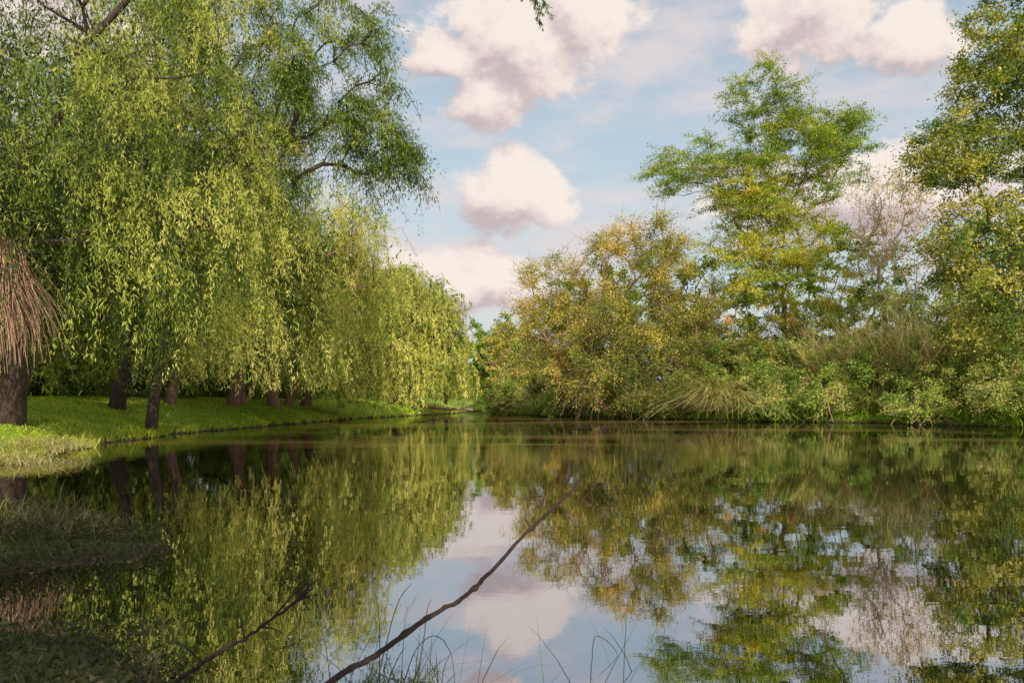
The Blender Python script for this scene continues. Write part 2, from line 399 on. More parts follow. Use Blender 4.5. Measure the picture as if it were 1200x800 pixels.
for k in range(26):
    o = limb[-1] + (limb[-2] - limb[-1]) * rng.random() * 1.6 + rng.normal(size=3) * 0.12
    Ln = rng.uniform(0.3, 0.85); n = 26; t = rng.random(n); sw = rng.normal(size=2) * 0.35
    P = o + np.stack([sw[0] * t, sw[1] * t, -Ln * t], 1)
    lv.add(P, np.array([0, 0, -1]) + rng.normal(size=(n, 3)) * 0.5, 0.14, 0.035, np.clip(0.25 + rng.normal(size=n) * 0.1, 0, 1))
over = [('dry_twigs', dry, 'bundle of dry pinkish hanging twigs'), ('limb', tb.mesh('limb', M_barkdark)), ('hanging_leaves', lv.mesh('hanging_leaves', M_dark))]

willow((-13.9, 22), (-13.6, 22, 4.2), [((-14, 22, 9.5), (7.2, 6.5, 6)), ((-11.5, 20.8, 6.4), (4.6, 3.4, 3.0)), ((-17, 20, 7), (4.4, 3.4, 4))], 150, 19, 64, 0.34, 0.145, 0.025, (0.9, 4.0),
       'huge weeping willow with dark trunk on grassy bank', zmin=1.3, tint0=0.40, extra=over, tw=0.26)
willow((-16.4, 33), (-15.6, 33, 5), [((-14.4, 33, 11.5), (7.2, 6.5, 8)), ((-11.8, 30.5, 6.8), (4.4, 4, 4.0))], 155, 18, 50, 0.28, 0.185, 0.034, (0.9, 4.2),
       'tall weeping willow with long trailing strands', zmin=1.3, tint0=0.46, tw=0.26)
broadleaf('willow_tree', (-13.4, 29.5, gz(-13.4, 29.5)), (-12.4, 29.5, 7), [((-6.8, 30, 14.4), (2.6, 2.4, 3.6), 4.2), ((-5.4, 30, 11.2), (1.9, 1.6, 1.5), 2.2), ((-4.2, 30, 10.2), (0.9, 0.9, 0.9), 0.7), ((-9.6, 30, 12.5), (2.6, 3, 4.6), 4.4)], 175, 9, 30, 0.18, 0.18, 0.042, 0.95,
       'tall dark-leaved willow with limbs reaching over water', M_dark, M_barkdark, tint=lambda p, c: 0.46 + 0.02 * (p[:, 2] - 10) + c, droop=1.3, group='weeping willows along the grassy bank', twigtube=80)
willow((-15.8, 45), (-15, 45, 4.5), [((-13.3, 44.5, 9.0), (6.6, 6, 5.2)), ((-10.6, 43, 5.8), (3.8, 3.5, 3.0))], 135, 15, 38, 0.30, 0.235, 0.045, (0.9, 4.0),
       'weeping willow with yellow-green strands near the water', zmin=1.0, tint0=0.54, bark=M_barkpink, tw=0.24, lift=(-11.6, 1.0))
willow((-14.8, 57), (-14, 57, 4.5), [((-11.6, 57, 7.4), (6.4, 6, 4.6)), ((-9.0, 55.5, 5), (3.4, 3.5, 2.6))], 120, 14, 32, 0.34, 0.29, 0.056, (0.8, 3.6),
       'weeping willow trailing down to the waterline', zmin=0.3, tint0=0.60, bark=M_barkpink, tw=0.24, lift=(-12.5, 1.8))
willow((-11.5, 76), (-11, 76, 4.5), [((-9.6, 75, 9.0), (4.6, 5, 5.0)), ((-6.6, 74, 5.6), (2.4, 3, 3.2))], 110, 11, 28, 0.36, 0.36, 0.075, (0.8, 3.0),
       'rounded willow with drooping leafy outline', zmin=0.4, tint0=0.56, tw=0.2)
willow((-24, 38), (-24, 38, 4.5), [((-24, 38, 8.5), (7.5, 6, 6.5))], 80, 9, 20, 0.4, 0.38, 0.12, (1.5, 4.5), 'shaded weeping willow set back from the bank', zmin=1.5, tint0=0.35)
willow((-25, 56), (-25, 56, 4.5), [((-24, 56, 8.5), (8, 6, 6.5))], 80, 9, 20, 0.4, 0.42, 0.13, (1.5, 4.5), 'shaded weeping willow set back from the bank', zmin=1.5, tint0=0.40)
willow((-3.6, -7.5), (-3.6, -7.5, 4), [((-3.8, -7.5, 7.5), (5.4, 4.0, 3.8))], 80, 10, 18, 0.4, 0.26, 0.12, (1.0, 3.0), 'unseen weeping willow behind the camera, added to shade the near bank', zmin=3.2, tint0=0.45)  # out of view, added so its shadow falls on the near bank

def bare_trunk_tree(base, h, r, lab, bark, dx):
    z = gz(*base)
    fork = (base[0] + dx, base[1], z + h)
    env = [((base[0], base[1], z + h + 3.8), (3.6, 3.3, 3.4))]
    willow(base, fork, env, 40, 9, 22, r, 0.26, 0.055, (1.0, 2.5), lab, zmin=3.4, tint0=0.4, bark=bark)
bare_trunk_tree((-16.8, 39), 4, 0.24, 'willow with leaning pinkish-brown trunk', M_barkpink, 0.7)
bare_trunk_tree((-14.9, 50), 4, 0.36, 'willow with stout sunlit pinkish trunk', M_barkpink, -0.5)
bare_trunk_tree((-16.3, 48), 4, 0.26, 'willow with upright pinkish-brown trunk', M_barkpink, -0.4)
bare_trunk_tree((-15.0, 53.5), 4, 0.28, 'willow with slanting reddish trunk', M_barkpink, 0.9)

# ------------------------------------------------------------------ far trees
far_specs = [(-18, 112, 12, 7, M_dark), (-9, 108, 9.5, 5, M_shrub), (-14, 96, 10, 5, M_willow), (-4, 128, 12, 7, M_shrub), (-24, 90, 13, 7, M_dark), (3, 112, 13, 6.5, M_shrub), (-0.5, 98, 9.5, 4.5, M_shrub), (-34, 75, 14, 8, M_dark),
             (36, 84, 17, 8, M_dark), (48, 76, 16, 8, M_shrub), (22, 88, 15, 8, M_dark), (12, 92, 14, 7, M_shrub), (44, 58, 15, 7, M_dark), (-40, 52, 13, 7, M_dark)]
for (x, y, h, r_, mt) in far_specs:
    z = gz(x, y)
    broadleaf('broadleaf_tree', (x, y, z), (x, y, z + h * 0.22), [((x, y, z + h * 0.6), (r_, r_, h * 0.4)), ((x, y, z + h * 0.3), (r_ * 0.9, r_ * 0.9, h * 0.28))], 64, 8, 22, 0.3, 0.45, 0.24, 1.5,
              'rounded distant tree beyond the river bend', mt, M_barkdark, tint=lambda p, c: 0.55 + c, group='distant trees beyond the river')
n = 60000
th = rng.uniform(-1.2, 1.2, n); d = rng.uniform(150, 190, n)
x = np.sin(th) * d; y = np.cos(th) * d
hh_ = 9 + 3 * np.sin(th * 23) + 2.5 * np.sin(th * 57 + 1) + 2 * np.sin(th * 91)
P = np.stack([x, y, 1 + rng.random(n) ** 0.8 * hh_], 1)
lv = Leaves(); lv.add(P, rng.normal(size=(n, 3)), 1.2, 0.9, np.clip(0.5 + 0.2 * np.sin(th * 40) + rng.normal(size=n) * 0.1, 0, 1))
add_obj('distant_woodland', lv.mesh('distant_woodland', M_shrub), kind='stuff', label='distant green woodland along the horizon', category='woodland')

hb = broadleaf('shrub', (-25, 30, gz(-25, 30)), (-25, 30, 2.2), [((-25, 30, 3.6), (3.4, 2.2, 2.4)), ((-25, 30, 2.0), (3.6, 2.4, 1.3))], 80, 8, 24, 0.08, 0.24, 0.13, 0.8,
          'leafy hedge shrub behind the willow trunks', M_shrub, M_barkdark, tint=lambda p, c: 0.60 + c, group='hedge shrubs behind the willows', category='shrub', part_names=('stem', 'foliage'), zfloor=1.5)
hk = list(hb.children)
for i, (hx, hy) in enumerate([(-27, 35), (-24, 41), (-28, 46), (-23.5, 51), (-27, 57), (-22.5, 62), (-25, 68), (-20, 73), (-23, 80), (-18, 84), (-29, 40), (-31, 30), (-22, 46.5), (-20.5, 57), (-19, 66)]):
    o = hb.copy(); COL.objects.link(o); o.location = (hx, hy, gz(hx, hy) - 0.1); o.rotation_euler = (0, 0, i * 1.3); sc = 0.7 + 0.4 * ((i * 37) % 10) / 10; o.scale = (sc, sc, sc)
    for c in hk:
        cc = c.copy(); cc.parent = o; COL.objects.link(cc)

# ------------------------------------------------------------------ right bank trees
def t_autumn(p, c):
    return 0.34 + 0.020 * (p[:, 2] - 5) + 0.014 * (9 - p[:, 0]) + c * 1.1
broadleaf('autumn_tree', (9, 61, 0.6), (8.5, 60.5, 3), [((8.8, 60, 8.0), (7.4, 5.5, 5.8), 10), ((10.0, 58.5, 4), (7.6, 4.5, 3.8), 6.5), ((2.8, 62, 8.0), (3.2, 3, 4.6), 2.6), ((9.0, 60, 13.2), (4.6, 2.5, 1.8), 1.2)], 340, 10, 34, 0.22, 0.185, 0.085, 1.35,
          'broad multi-stemmed tree turning gold over the water', M_autumn, M_barkpink, tint=t_autumn, shell=0.35, flat=1.0, droop=0.12, twigtube=2400, zfloor=0.7, twl=1.8, cv=0.12, leafspread=0.20,
          stems=[((7.5, 61, 0.5), (4, 61, 4)), ((9, 61, 0.6), (8.5, 61, 4)), ((10.5, 61, 0.7), (12.5, 60, 4))])
broadleaf('locust_tree', (21.9, 64, 2.4), (21.8, 64, 9), [((20.6, 64, 25.0), (3.8, 3.5, 3.2), 3.2), ((26.0, 64, 21.6), (3.4, 3, 3.6), 3.0), ((21.2, 64, 19), (6.0, 4.5, 4.4), 7.5), ((14.6, 63, 19.4), (4.0, 3, 2.2), 2.6), ((21.5, 63.5, 12.5), (6.4, 5, 5.4), 9)], 290, 12, 36, 0.24, 0.24, 0.075, 2.1,
          'tall locust tree with layered feathery green sprays', M_locust, M_barkpink, tint=lambda p, c: 0.88 - 0.022 * (p[:, 2] - 6) + c, flat=0.20, droop=0.40, twigtube=900, pen=0.5, leafspread=0.12, shell=0.15)
broadleaf('pale_tree', (28.2, 58, 2.8), (28.2, 58, 8), [((28.2, 58, 13.0), (3.2, 2.6, 5.8))], 90, 8, 5, 0.13, 0.22, 0.10, 1.5,
          'sparse pale pinkish tree with thin bare twigs', M_pale, M_barkpale, tint=lambda p, c: 0.4 + c, flat=1.2, droop=-0.3, twigtube=600, rtip=0.022)
broadleaf('broadleaf_tree', (29, 44, 2.8), (29, 44, 8), [((29, 44, 18), (4.6, 4, 7.0), 8.5), ((24.0, 43, 14.8), (2.9, 2, 2.4), 2.8), ((26.2, 43, 8.5), (4.4, 3.5, 4.4), 7), ((25.6, 43.5, 20.0), (2.2, 2, 2.6), 1.6)], 340, 9, 30, 0.24, 0.18, 0.10, 1.15,
          'tall leafy tree with small green and yellow leaves', M_dark, M_barkdark, tint=lambda p, c: 0.66 + 0.025 * (26 - p[:, 0]) + c * 1.3, shell=0.2, droop=0.45, twigtube=500, leafspread=0.16)
broadleaf('pale_tree', (-0.2, 84, 0.7), (-0.2, 84, 3), [((-0.3, 83, 6), (3.0, 2.5, 3.6))], 60, 6, 10, 0.14, 0.34, 0.16, 1.2,
          'sparse bank tree with bare pale twigs', M_autumn, M_barkpale, tint=lambda p, c: 0.5 + c, droop=0.1, twigtube=260, rtip=0.03)

shr = [(14.8, 58, 2.8, 4.4, M_shrub, .50), (18.5, 54, 2.8, 4.8, M_shrub, .62), (22.5, 50.4, 2.8, 4.6, M_shrub, .52), (25.0, 47.0, 2.6, 4.8, M_shrub, .62), (28.4, 41.0, 2.8, 5.6, M_shrub, .54), (27.4, 44.5, 2.6, 5.8, M_shrub, .60),
       (30.8, 36, 3.0, 5.6, M_shrub, .52), (20.5, 58, 3.2, 5.6, M_autumn, .40), (25.5, 54, 3.2, 6.2, M_shrub, .66), (30.5, 50, 3.4, 6.8, M_shrub, .68), (16.5, 62, 3.2, 5.8, M_autumn, .38), (34, 44, 3.4, 6.8, M_shrub, .58),
       (3.8, 73, 2.6, 4.0, M_shrub, .65), (0.3, 80, 2.4, 3.6, M_shrub, .7), (-1.6, 88, 2.2, 3.5, M_shrub, .6), (5.5, 68, 2.2, 3.6, M_shrub, .5), (29.0, 64, 3.6, 8.0, M_shrub, .64), (33.5, 60, 3.6, 8.0, M_shrub, .60), (15.5, 67, 3.5, 7.5, M_shrub, .58),
       (24.5, 60, 3.4, 7.0, M_shrub, .66), (20.0, 62, 3.2, 6.5, M_autumn, .38), (26.4, 41.8, 2.0, 3.0, M_shrub, .70), (28.6, 37.0, 2.0, 3.0, M_shrub, .62), (23.6, 45.6, 1.8, 2.4, M_shrub, .62), (30.2, 32.5, 2.2, 3.2, M_shrub, .6), (20.4, 50.2, 1.8, 2.6, M_shrub, .66), (17.8, 52.6, 1.7, 2.4, M_shrub, .56)]
for (x, y, r_, h, mt, tn) in shr:
    z = max(gz(x, y), 0.05)
    far_f = y / 50
    broadleaf('shrub', (x, y, z), (x, y, z + 0.6), [((x, y, z + h * 0.42), (r_, r_ * 0.8, h * 0.52)), ((x - 0.8, y - 1.0, z + h * 0.22), (r_, r_ * 0.8, h * 0.3))], 76, 8, 22, 0.07, 0.17 * far_f, 0.075 * far_f, 0.75,
              'dense leafy shrub on the overgrown river bank', mt, M_barkdark, tint=lambda p, c, tn=tn: tn + c * 1.3, group='shrubs along the overgrown bank', category='shrub', part_names=('stem', 'foliage'), zfloor=z + 0.1, twigtube=80, twl=1.3)

def blades(P, D, L, W, bend, T):
    n = len(P); D = norm(D)
    hor = D.copy(); hor[:, 2] = 0; hor = norm(hor + 1e-4)
    S = np.stack([-hor[:, 1], hor[:, 0], np.zeros(n)], 1)
    a = rng.uniform(-0.8, 0.8, n); S = norm(S + hor * a[:, None])
    L = L[:, None]; b_ = bend[:, None]
    rows = []
    for t, w in ((0, 1.0), (0.4, 0.85), (0.75, 0.6), (1.0, 0.08)):
        c = P + D * L * t + hor * (b_ * L * t * t) - np.array([0, 0, 1.0]) * (b_ * L * 0.8 * t ** 2.4)
        rows += [c - S * (W * w / 2)[:, None], c + S * (W * w / 2)[:, None]]
    V = np.stack(rows, 1).reshape(-1, 3)
    k = np.arange(n)[:, None] * 8
    Q = np.concatenate([k + np.array([0, 1, 3, 2]), k + np.array([2, 3, 5, 4]), k + np.array([4, 5, 7, 6])], 0)
    return V, Q, np.repeat(T, 8)

def tuft(x, y, n, h, spread, lab, mat, w, bend=(0.5, 1.1), name='sedge_tuft', group='drooping sedge tufts at the waterline', tn=0.5, zz=None):
    z = max(gz(x, y), 0.0) if zz is None else zz
    P = np.stack([rng.normal(size=n) * spread * 0.4, rng.normal(size=n) * spread * 0.4, np.full(n, -0.05)], 1)
    D = np.stack([rng.normal(size=n) * 0.4, rng.normal(size=n) * 0.4 - 0.1, np.ones(n)], 1)
    V, Q, T = blades(P, D, h * rng.uniform(0.6, 1.2, n), w * rng.uniform(0.7, 1.2, n), rng.uniform(bend[0], bend[1], n), np.clip(tn + rng.normal(size=n) * 0.24, 0, 1))
    add_obj(name, mesh_quads(name, V, Q, mat, tint=T), label=lab, category='grass tuft', group=group, loc=(x, y, z))
for (x, y, h) in [(13.9, 56.0, 4.0), (15.2, 54.6, 3.6), (16.4, 53.6, 2.6), (14.6, 56.4, 4.8)]:
    tuft(x, y, 620, h, 1.0, 'pale straw sedge tuft drooping into the water', M_dry, 0.05, tn=0.35, bend=(0.4, 1.1))
for (x, y, h) in [(19.2, 51.2, 2.2), (22.2, 48.4, 2.6)]:
    tuft(x, y, 260, h, 1.0, 'small pale sedge tuft between bank shrubs', M_dry, 0.045, tn=0.3, bend=(0.3, 1.0))
for (x, y) in [(27.2, 47.5), (28.6, 46.5), (26.2, 50), (29.6, 48), (24.2, 52.5), (22, 54.5)]:
    tuft(x, y, 420, 5.6, 2.6, 'tall pinkish reed clump on the bank', M_dry, 0.06, bend=(0.05, 0.45), name='reed_clump', group='pinkish reed clumps among shrubs', tn=0.75)

for (bx, by, ln, nb) in [(20.4, 50.0, 4.0, 6), (23.6, 46.4, 4.0, 6), (2.2, 75, 4.0, 6)]:
    tb = Tubes(); z0 = gz(bx, by)
    for k in range(nb):
        a = math.radians(rng.uniform(190, 290)); L_ = ln * rng.uniform(0.5, 1.2); tt = np.linspace(0, 1, 9)
        hs = rng.uniform(0.5, 1.8); st = np.array([rng.normal() * 0.8, rng.normal() * 0.3, hs])
        pp = st + np.stack([np.cos(a) * L_ * tt, np.sin(a) * L_ * 0.8 * tt, 0.15 * np.sin(tt * 2.6) - (z0 + hs + 0.1) * tt ** 1.1], 1) + rng.normal(size=(9, 3)) * 0.06
        tb.add(pp, np.linspace(0.045, 0.012, 9) * rng.uniform(0.5, 1.1), 5)
        for s in range(5):
            q = pp[rng.integers(2, 8)]; e = q + np.array([rng.normal() * 0.6, rng.normal() * 0.5, rng.uniform(-0.5, 0.6)])
            tb.add(np.array([q, (q + e) / 2 + rng.normal(size=3) * 0.06, e]), [0.018, 0.012, 0.006], 4)
    add_obj('dead_branch', tb.mesh('dead_branch', M_twig), label='fallen pinkish dead branches trailing into the water', category='branch', group='dead branches on the bank', loc=(bx, by, z0))

tb = Tubes()
tt = np.linspace(0, 1, 14)
tb.add(np.stack([-10 + 6.0 * tt, 80 + 1.5 * tt, 0.75 - 0.35 * tt + 0.05 * np.sin(tt * 9)], 1), np.linspace(0.20, 0.11, 14), 9, 0.06)
for q, e in (((-8, 80.5, 0.65), (-7.6, 80.2, 1.5)), ((-6.2, 81, 0.5), (-6.6, 80.6, -0.2)), ((-5.2, 81.2, 0.45), (-4.8, 81, 1.1))):
    tb.add(np.array([q, (np.array(q) + np.array(e)) / 2, e]), [0.07, 0.05, 0.02], 5)
add_obj('fallen_log', tb.mesh('fallen_log', M_barkpink), label='low fallen log crossing the narrow water', category='log')

# ------------------------------------------------------------------ grass on banks
def scatter(n, x0, x1, y0, y1, smin, smax, zmin=0.02):
    x = rng.uniform(x0, x1, n); y = rng.uniform(y0, y1, n); s = sdist(x, y); z = ground_z(x, y)
    k = (s > smin) & (s < smax) & (z > zmin)
    return x[k], y[k], z[k], s[k]
x, y, z, s = scatter(360000, -30, -6, 13, 88, -0.3, 13)
k = rng.random(len(x)) < np.clip(24 / y, 0.25, 1); x, y, z, s = x[k], y[k], z[k], s[k]
n = len(x); P = np.stack([x, y, z - 0.02], 1); D = np.stack([rng.normal(size=n) * 0.35, rng.normal(size=n) * 0.35, np.ones(n)], 1)
edge = np.exp(-np.maximum(s, 0) / 0.5)
pt = np.sin(x * 0.7 + 2 * np.sin(y * 0.3)) * np.sin(y * 0.45)
V, Q, T = blades(P, D, (0.08 + 0.18 * edge * (0.5 + rng.random(n))) * rng.uniform(0.6, 1.3, n) * (1 + y / 90), 0.022 * (0.7 + y / 30), rng.uniform(0, 0.8, n), np.clip(0.66 + 0.16 * pt + 0.15 * edge + rng.normal(size=n) * 0.17, 0, 1))
add_obj('grass', mesh_quads('grass', V, Q, M_grass, tint=T), kind='stuff', label='short green grass on the bank, coloured bright as if sunlit', category='grass')
for (x_, y_) in [(-11.2, 18.3), (-11.9, 20.2), (-10.8, 17.0), (-11.6, 19.2)]:
    tuft(x_, y_, 500, 0.6, 1.0, 'dry yellowish grass tuft at the water edge', M_dry, 0.02, group='yellowish tufts on the grassy bank', tn=0.4, name='grass_tuft')
x, y, z, s = scatter(150000, -4, 40, 28, 95, -0.4, 7)
n = len(x); P = np.stack([x, y, z - 0.02], 1); D = np.stack([rng.normal(size=n) * 0.5, rng.normal(size=n) * 0.5 - 0.3, np.ones(n)], 1)
hv = 0.7 + 0.5 * np.sin(x * 1.9 + 1.5 * np.sin(y * 0.9)) ** 2
V, Q, T = blades(P, D, 1.5 * hv * rng.uniform(0.4, 1.3, n), np.full(n, 0.06), rng.uniform(0.3, 1.1, n), np.clip(0.28 + 0.3 * (hv - 0.9) + rng.normal(size=n) * 0.2, 0, 1))
add_obj('bank_weeds', mesh_quads('bank_weeds', V, Q, M_grass, tint=T), kind='stuff', label='rank green weeds covering the far bank', category='weeds')

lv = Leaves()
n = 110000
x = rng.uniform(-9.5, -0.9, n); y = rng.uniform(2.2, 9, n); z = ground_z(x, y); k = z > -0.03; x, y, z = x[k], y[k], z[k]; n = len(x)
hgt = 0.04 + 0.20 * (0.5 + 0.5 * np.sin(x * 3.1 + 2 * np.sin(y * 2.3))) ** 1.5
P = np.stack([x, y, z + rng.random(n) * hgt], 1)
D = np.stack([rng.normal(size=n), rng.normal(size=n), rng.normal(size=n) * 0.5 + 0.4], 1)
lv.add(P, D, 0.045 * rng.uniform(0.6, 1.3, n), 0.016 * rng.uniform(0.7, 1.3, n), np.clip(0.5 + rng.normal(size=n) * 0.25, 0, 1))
add_obj('ground_cover', lv.mesh('ground_cover', M_shade, up=0.7), kind='stuff', label='fine weeds covering the near bank, darkened to look shaded', category='ground cover')
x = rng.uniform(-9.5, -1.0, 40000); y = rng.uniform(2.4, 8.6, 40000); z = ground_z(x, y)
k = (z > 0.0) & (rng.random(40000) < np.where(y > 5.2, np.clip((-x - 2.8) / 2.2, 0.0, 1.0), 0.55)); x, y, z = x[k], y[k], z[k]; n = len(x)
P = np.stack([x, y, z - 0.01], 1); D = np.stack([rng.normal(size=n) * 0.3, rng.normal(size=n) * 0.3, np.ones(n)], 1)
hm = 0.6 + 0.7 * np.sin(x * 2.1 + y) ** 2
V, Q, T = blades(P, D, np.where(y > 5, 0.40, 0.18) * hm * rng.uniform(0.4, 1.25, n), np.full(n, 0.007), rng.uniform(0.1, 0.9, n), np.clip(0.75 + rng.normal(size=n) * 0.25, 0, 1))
add_obj('bank_grass', mesh_quads('bank_grass', V, Q, M_shade, tint=T), kind='stuff', label='thin grass on the near bank, colour darkened as shade', category='grass')
for (x_, y_, n_, h_) in [(-0.55, 3.5, 26, 0.50), (-0.35, 3.55, 18, 0.36), (0.4, 3.6, 10, 0.40), (0.9, 3.8, 8, 0.3)]:
    tuft(x_, y_, n_, h_, 0.35, 'thin upright grass blades rising from the shallows', M_shade, 0.005, bend=(0.0, 0.5), name='water_grass', group='thin grass tufts in the shallows', tn=0.5, zz=0.0)
for (x_, y_) in [(-5.2, 6.9), (-6.3, 7.1), (-4.6, 6.8), (-7.2, 6.8), (-5.8, 6.6)]:
    tuft(x_, y_, 160, 0.5, 0.5, 'rough dry grass clump on the shaded bank', M_dry, 0.006, bend=(0.1, 0.9), name='grass_tuft', group='rough grass clumps on the near bank', tn=0.2)

# ------------------------------------------------------------------ foreground sticks
def smooth_path(pts, n=40, jit=0.0):
    pts = np.array(pts, float); t = np.linspace(0, len(pts) - 1, n); out = []
    for q in t:
        i = min(int(q), len(pts) - 2); f = q - i
        p0 = pts[max(i - 1, 0)]; p1 = pts[i]; p2 = pts[i + 1]; p3 = pts[min(i + 2, len(pts) - 1)]
        out.append(0.5 * ((2 * p1) + (-p0 + p2) * f + (2 * p0 - 5 * p1 + 4 * p2 - p3) * f * f + (-p0 + 3 * p1 - 3 * p2 + p3) * f ** 3))
    return np.array(out) + rng.normal(size=(n, 3)) * jit
tb = Tubes()
main = smooth_path([(-1.00, 3.00, -0.04), (-0.73, 3.22, 0.17), (-0.57, 3.35, 0.235), (-0.375, 3.50, 0.345), (-0.22, 3.62, 0.41), (-0.10, 3.75, 0.50), (0.09, 4.0, 0.655), (0.295, 4.25, 0.80), (0.385, 4.42, 0.873)], 70, 0.0020)
R = np.linspace(0.0150, 0.0060, 70) * (1 + 0.08 * rng.normal(size=70)); R[22] *= 1.35; R[38] *= 1.4; R[52] *= 1.3; R[-1] = 0.004
tb.add(main, R, 9, 0.05)
for i, dv in ((38, (0.03, 0.0, 0.05)), (52, (-0.03, 0.02, 0.05)), (62, (0.05, 0.02, -0.005))):
    tb.add(np.array([main[i], main[i] + np.array(dv) * 0.6, main[i] + np.array(dv)]), [0.006, 0.004, 0.002], 5)
add_obj('fallen_branch', tb.mesh('fallen_branch', M_stick), label='long thin dark bare branch rising over the water', category='branch')
tb = Tubes()
main = smooth_path([(-1.62, 3.3, -0.02), (-1.44, 3.42, 0.10), (-1.30, 3.5, 0.19), (-1.15, 3.55, 0.27), (-0.98, 3.6, 0.395), (-0.91, 3.62, 0.45)], 45, 0.003)
tb.add(main, np.linspace(0.014, 0.004, 45) * (1 + 0.15 * rng.normal(size=45)), 8, 0.08)
for i, dv in ((30, (0.16, 0.05, 0.17)), (34, (0.13, 0.0, 0.05)), (24, (-0.02, 0.0, 0.12)), (38, (0.05, 0.0, -0.03)), (14, (-0.10, 0.0, 0.09)), (36, (0.10, 0.0, 0.10)), (28, (0.10, 0, -0.03))):
    tb.add(smooth_path([main[i], main[i] + np.array(dv) * 0.55 + np.array([0, 0, 0.01]), main[i] + np.array(dv)], 6), np.linspace(0.006, 0.0015, 6), 5)
add_obj('fallen_branch', tb.mesh('fallen_branch', M_stick), label='short forked brown branch leaning from the bank', category='branch')
stems = [[(-0.62, 3.5, -0.05), (-0.55, 3.5, 0.25), (-0.50, 3.5, 0.42), (-0.44, 3.5, 0.50)], [(-0.60, 3.6, -0.05), (-0.60, 3.6, 0.30), (-0.62, 3.6, 0.44)],
         [(-0.50, 3.4, -0.05), (-0.42, 3.4, 0.22), (-0.33, 3.4, 0.30), (-0.26, 3.4, 0.22), (-0.24, 3.4, 0.02)], [(-0.46, 3.55, -0.05), (-0.40, 3.55, 0.2), (-0.38, 3.55, 0.36), (-0.36, 3.55, 0.42)],
         [(0.33, 3.4, -0.05), (0.34, 3.4, 0.18), (0.36, 3.4, 0.30), (0.45, 3.4, 0.22), (0.37, 3.4, 0.13)], [(0.50, 3.6, -0.05), (0.51, 3.6, 0.2), (0.52, 3.6, 0.40)],
         [(0.86, 3.7, -0.05), (0.87, 3.7, 0.15), (0.90, 3.7, 0.26)], [(-1.50, 3.3, 0.0), (-1.46, 3.3, 0.2), (-1.40, 3.3, 0.34)], [(-0.30, 3.45, -0.05), (-0.30, 3.45, 0.12), (-0.27, 3.45, 0.2)], [(0.76, 3.5, -0.05), (0.80, 3.5, 0.12), (0.81, 3.5, 0.2)]]
M_stem = bark_mat('stem_skin', (0.03, 0.04, 0.015), (0.08, 0.08, 0.035), 20)
for st in stems:
    tb = Tubes(); p = smooth_path(st, 22, 0.0008); tb.add(p, np.linspace(0.0028, 0.0012, 22), 5)
    add_obj('water_reed', tb.mesh('water_reed', M_stem), label='thin bent reed stem standing in the water', category='reed', group='thin reed stems in the shallows')

# ------------------------------------------------------------------ light and sky
az, el = math.radians(168), math.radians(31)
sun_dir = Vector((math.sin(az) * math.cos(el), math.cos(az) * math.cos(el), math.sin(el)))
sd = bpy.data.lights.new('sun', 'SUN'); sd.energy = 5.0; sd.angle = math.radians(0.5); sd.color = (1.0, 0.90, 0.70)
so = bpy.data.objects.new('sun', sd); COL.objects.link(so); so.rotation_euler = sun_dir.to_track_quat('Z', 'Y').to_euler()

w = bpy.data.worlds.new('World'); scene.world = w; w.use_nodes = True
nt = w.node_tree; nt.nodes.clear()
out = nt.nodes.new('ShaderNodeOutputWorld'); bg = nt.nodes.new('ShaderNodeBackground'); bg.inputs['Strength'].default_value = 0.15
sky = nt.nodes.new('ShaderNodeTexSky'); sky.sky_type = 'NISHITA'; sky.sun_disc = False; sky.sun_elevation = el; sky.sun_rotation = az
sky.air_density = 1.0; sky.dust_density = 2.0
g = bpy.data.node_groups.new('cloud_density', 'ShaderNodeTree')
g.interface.new_socket('Dir', in_out='INPUT', socket_type='NodeSocketVector')
g.interface.new_socket('Density', in_out='OUTPUT', socket_type='NodeSocketFloat')
gi = g.nodes.new('NodeGroupInput'); go = g.nodes.new('NodeGroupOutput')
def gmath(op, a, b_=None, c=None):
    n = g.nodes.new('ShaderNodeMath'); n.operation = op
    for i, q in enumerate((a, b_, c)):
        if q is None: continue
        if isinstance(q, (int, float)): n.inputs[i].default_value = q
        else: g.links.new(q, n.inputs[i])
    return n.outputs[0]
def gvec(op, a, b_):
    n = g.nodes.new('ShaderNodeVectorMath'); n.operation = op
    g.links.new(a, n.inputs[0]); n.inputs[1].default_value = b_
    return n
blobs = [(0.6, 24.2, 5.6, 3.3), (5.4, 25.8, 3.2, 3.2), (-4.4, 23.4, 3.2, 1.6), (-1.4, 20.8, 3.4, 1.6),
    (0.2, 14.4, 4.8, 2.5), (20.6, 24.8, 4.2, 3.2), (26.6, 22.0, 3.2, 2.2), (-3.5, 8.4, 7.0, 2.4), (24, 13.5, 9, 2.8),
    (-40, 26, 14, 6), (75, 24, 18, 7), (150, 32, 24, 9), (-125, 28, 24, 9), (0, 50, 16, 8)]
acc = None
for (a_, e_, rw, rh) in blobs:
    a_ = math.radians(a_); e_ = math.radians(e_)
    c = (math.sin(a_) * math.cos(e_), math.cos(a_) * math.cos(e_), math.sin(e_))
    rw = math.sin(math.radians(rw)); rh = math.sin(math.radians(rh))
    s1 = gvec('SUBTRACT', gi.outputs[0], c); s2 = gvec('MULTIPLY', s1.outputs[0], (1 / rw, 1 / rw, 1 / rh))
    ln = g.nodes.new('ShaderNodeVectorMath'); ln.operation = 'LENGTH'; g.links.new(s2.outputs[0], ln.inputs[0])
    dd = gmath('SUBTRACT', 1.0, ln.outputs['Value'])
    acc = dd if acc is None else gmath('SMOOTH_MAX', acc, dd, 0.25)
mp = g.nodes.new('ShaderNodeMapping'); mp.inputs['Scale'].default_value = (1, 1, 1.4); g.links.new(gi.outputs[0], mp.inputs[0])
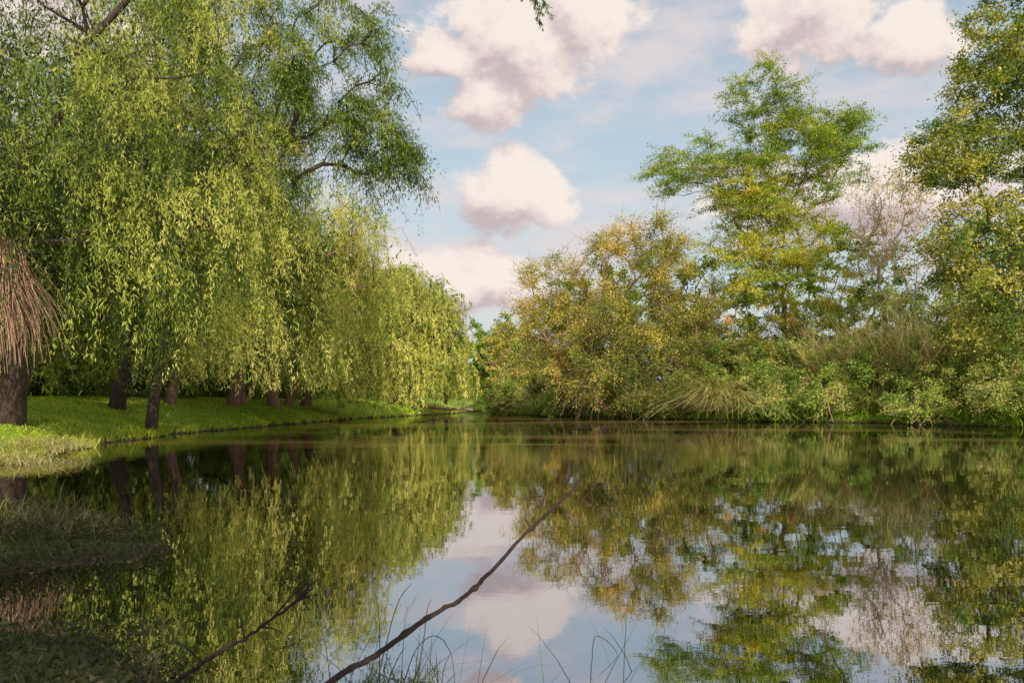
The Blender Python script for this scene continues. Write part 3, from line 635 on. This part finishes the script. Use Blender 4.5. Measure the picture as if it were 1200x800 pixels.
n = g.nodes.new('ShaderNodeTexNoise'); n.inputs['Scale'].default_value = 15; n.inputs['Detail'].default_value = 6; n.inputs['Roughness'].default_value = 0.60
g.links.new(mp.outputs[0], n.inputs['Vector'])
pert = gmath('MULTIPLY', gmath('SUBTRACT', n.outputs['Fac'], 0.45), 2.2)
g.links.new(gmath('ADD', acc, pert), go.inputs[0])

tc = nt.nodes.new('ShaderNodeTexCoord')
nrm = nt.nodes.new('ShaderNodeVectorMath'); nrm.operation = 'NORMALIZE'; nt.links.new(tc.outputs['Generated'], nrm.inputs[0])
def dens(off):
    a = nt.nodes.new('ShaderNodeVectorMath'); a.operation = 'ADD'; nt.links.new(nrm.outputs[0], a.inputs[0]); a.inputs[1].default_value = off
    gg = nt.nodes.new('ShaderNodeGroup'); gg.node_tree = g; nt.links.new(a.outputs[0], gg.inputs[0]); return gg.outputs[0]
d0 = dens((0, 0, 0)); d1 = dens((0.014, 0, 0.028))
mask = mrange(d0, -0.06, 0.36, 0.0, 0.98)
lit = mrange(math2('SUBTRACT', d0, d1), -0.60, 0.45, 0.0, 1.0)
cr = ramp(nt, [(0.0, (0.60, 0.51, 0.52)), (0.45, (0.84, 0.71, 0.68)), (1.0, (1.0, 0.90, 0.82))]); nt.links.new(lit, cr.inputs[0])
crs = nt.nodes.new('ShaderNodeVectorMath'); crs.operation = 'SCALE'; crs.inputs['Scale'].default_value = 6.3; nt.links.new(cr.outputs[0], crs.inputs[0])
sz = nt.nodes.new('ShaderNodeSeparateXYZ'); nt.links.new(nrm.outputs[0], sz.inputs[0])
hz = mrange(sz.outputs[2], 0.0, 0.60, 0.90, 0.40)
mp = nt.nodes.new('ShaderNodeMapping'); mp.inputs['Scale'].default_value = (1.0, 1, 3.2); mp.inputs['Rotation'].default_value = (0, 0.3, 0); nt.links.new(nrm.outputs[0], mp.inputs[0])
vn = nt.nodes.new('ShaderNodeTexNoise'); vn.inputs['Scale'].default_value = 4.5; vn.inputs['Detail'].default_value = 5; vn.inputs['Roughness'].default_value = 0.62; nt.links.new(mp.outputs[0], vn.inputs['Vector'])
veil = mrange(vn.outputs['Fac'], 0.40, 0.68, 0.0, 0.75)
m1 = nt.nodes.new('ShaderNodeMixRGB'); nt.links.new(hz, m1.inputs[0]); nt.links.new(sky.outputs[0], m1.inputs[1]); m1.inputs[2].default_value = (3.9, 4.6, 4.8, 1)
m2 = nt.nodes.new('ShaderNodeMixRGB'); nt.links.new(veil, m2.inputs[0]); nt.links.new(m1.outputs[0], m2.inputs[1]); m2.inputs[2].default_value = (5.4, 4.75, 4.6, 1)
m3 = nt.nodes.new('ShaderNodeMixRGB'); nt.links.new(mask, m3.inputs[0]); nt.links.new(m2.outputs[0], m3.inputs[1]); nt.links.new(crs.outputs[0], m3.inputs[2])
nt.links.new(m3.outputs[0], bg.inputs[0]); nt.links.new(bg.outputs[0], out.inputs[0])

# ------------------------------------------------------------------ camera
cam = bpy.data.cameras.new('camera'); co = bpy.data.objects.new('camera', cam); COL.objects.link(co)
co.location = (0, 0, 1.3); co.rotation_euler = (math.radians(90), 0, 0)
cam.lens = 28; cam.sensor_width = 36; cam.shift_y = 0.0583; cam.clip_end = 3000; cam.clip_start = 0.05
scene.camera = co
scene.view_settings.view_transform = 'Standard'; scene.view_settings.look = 'None'; scene.view_settings.exposure = 0
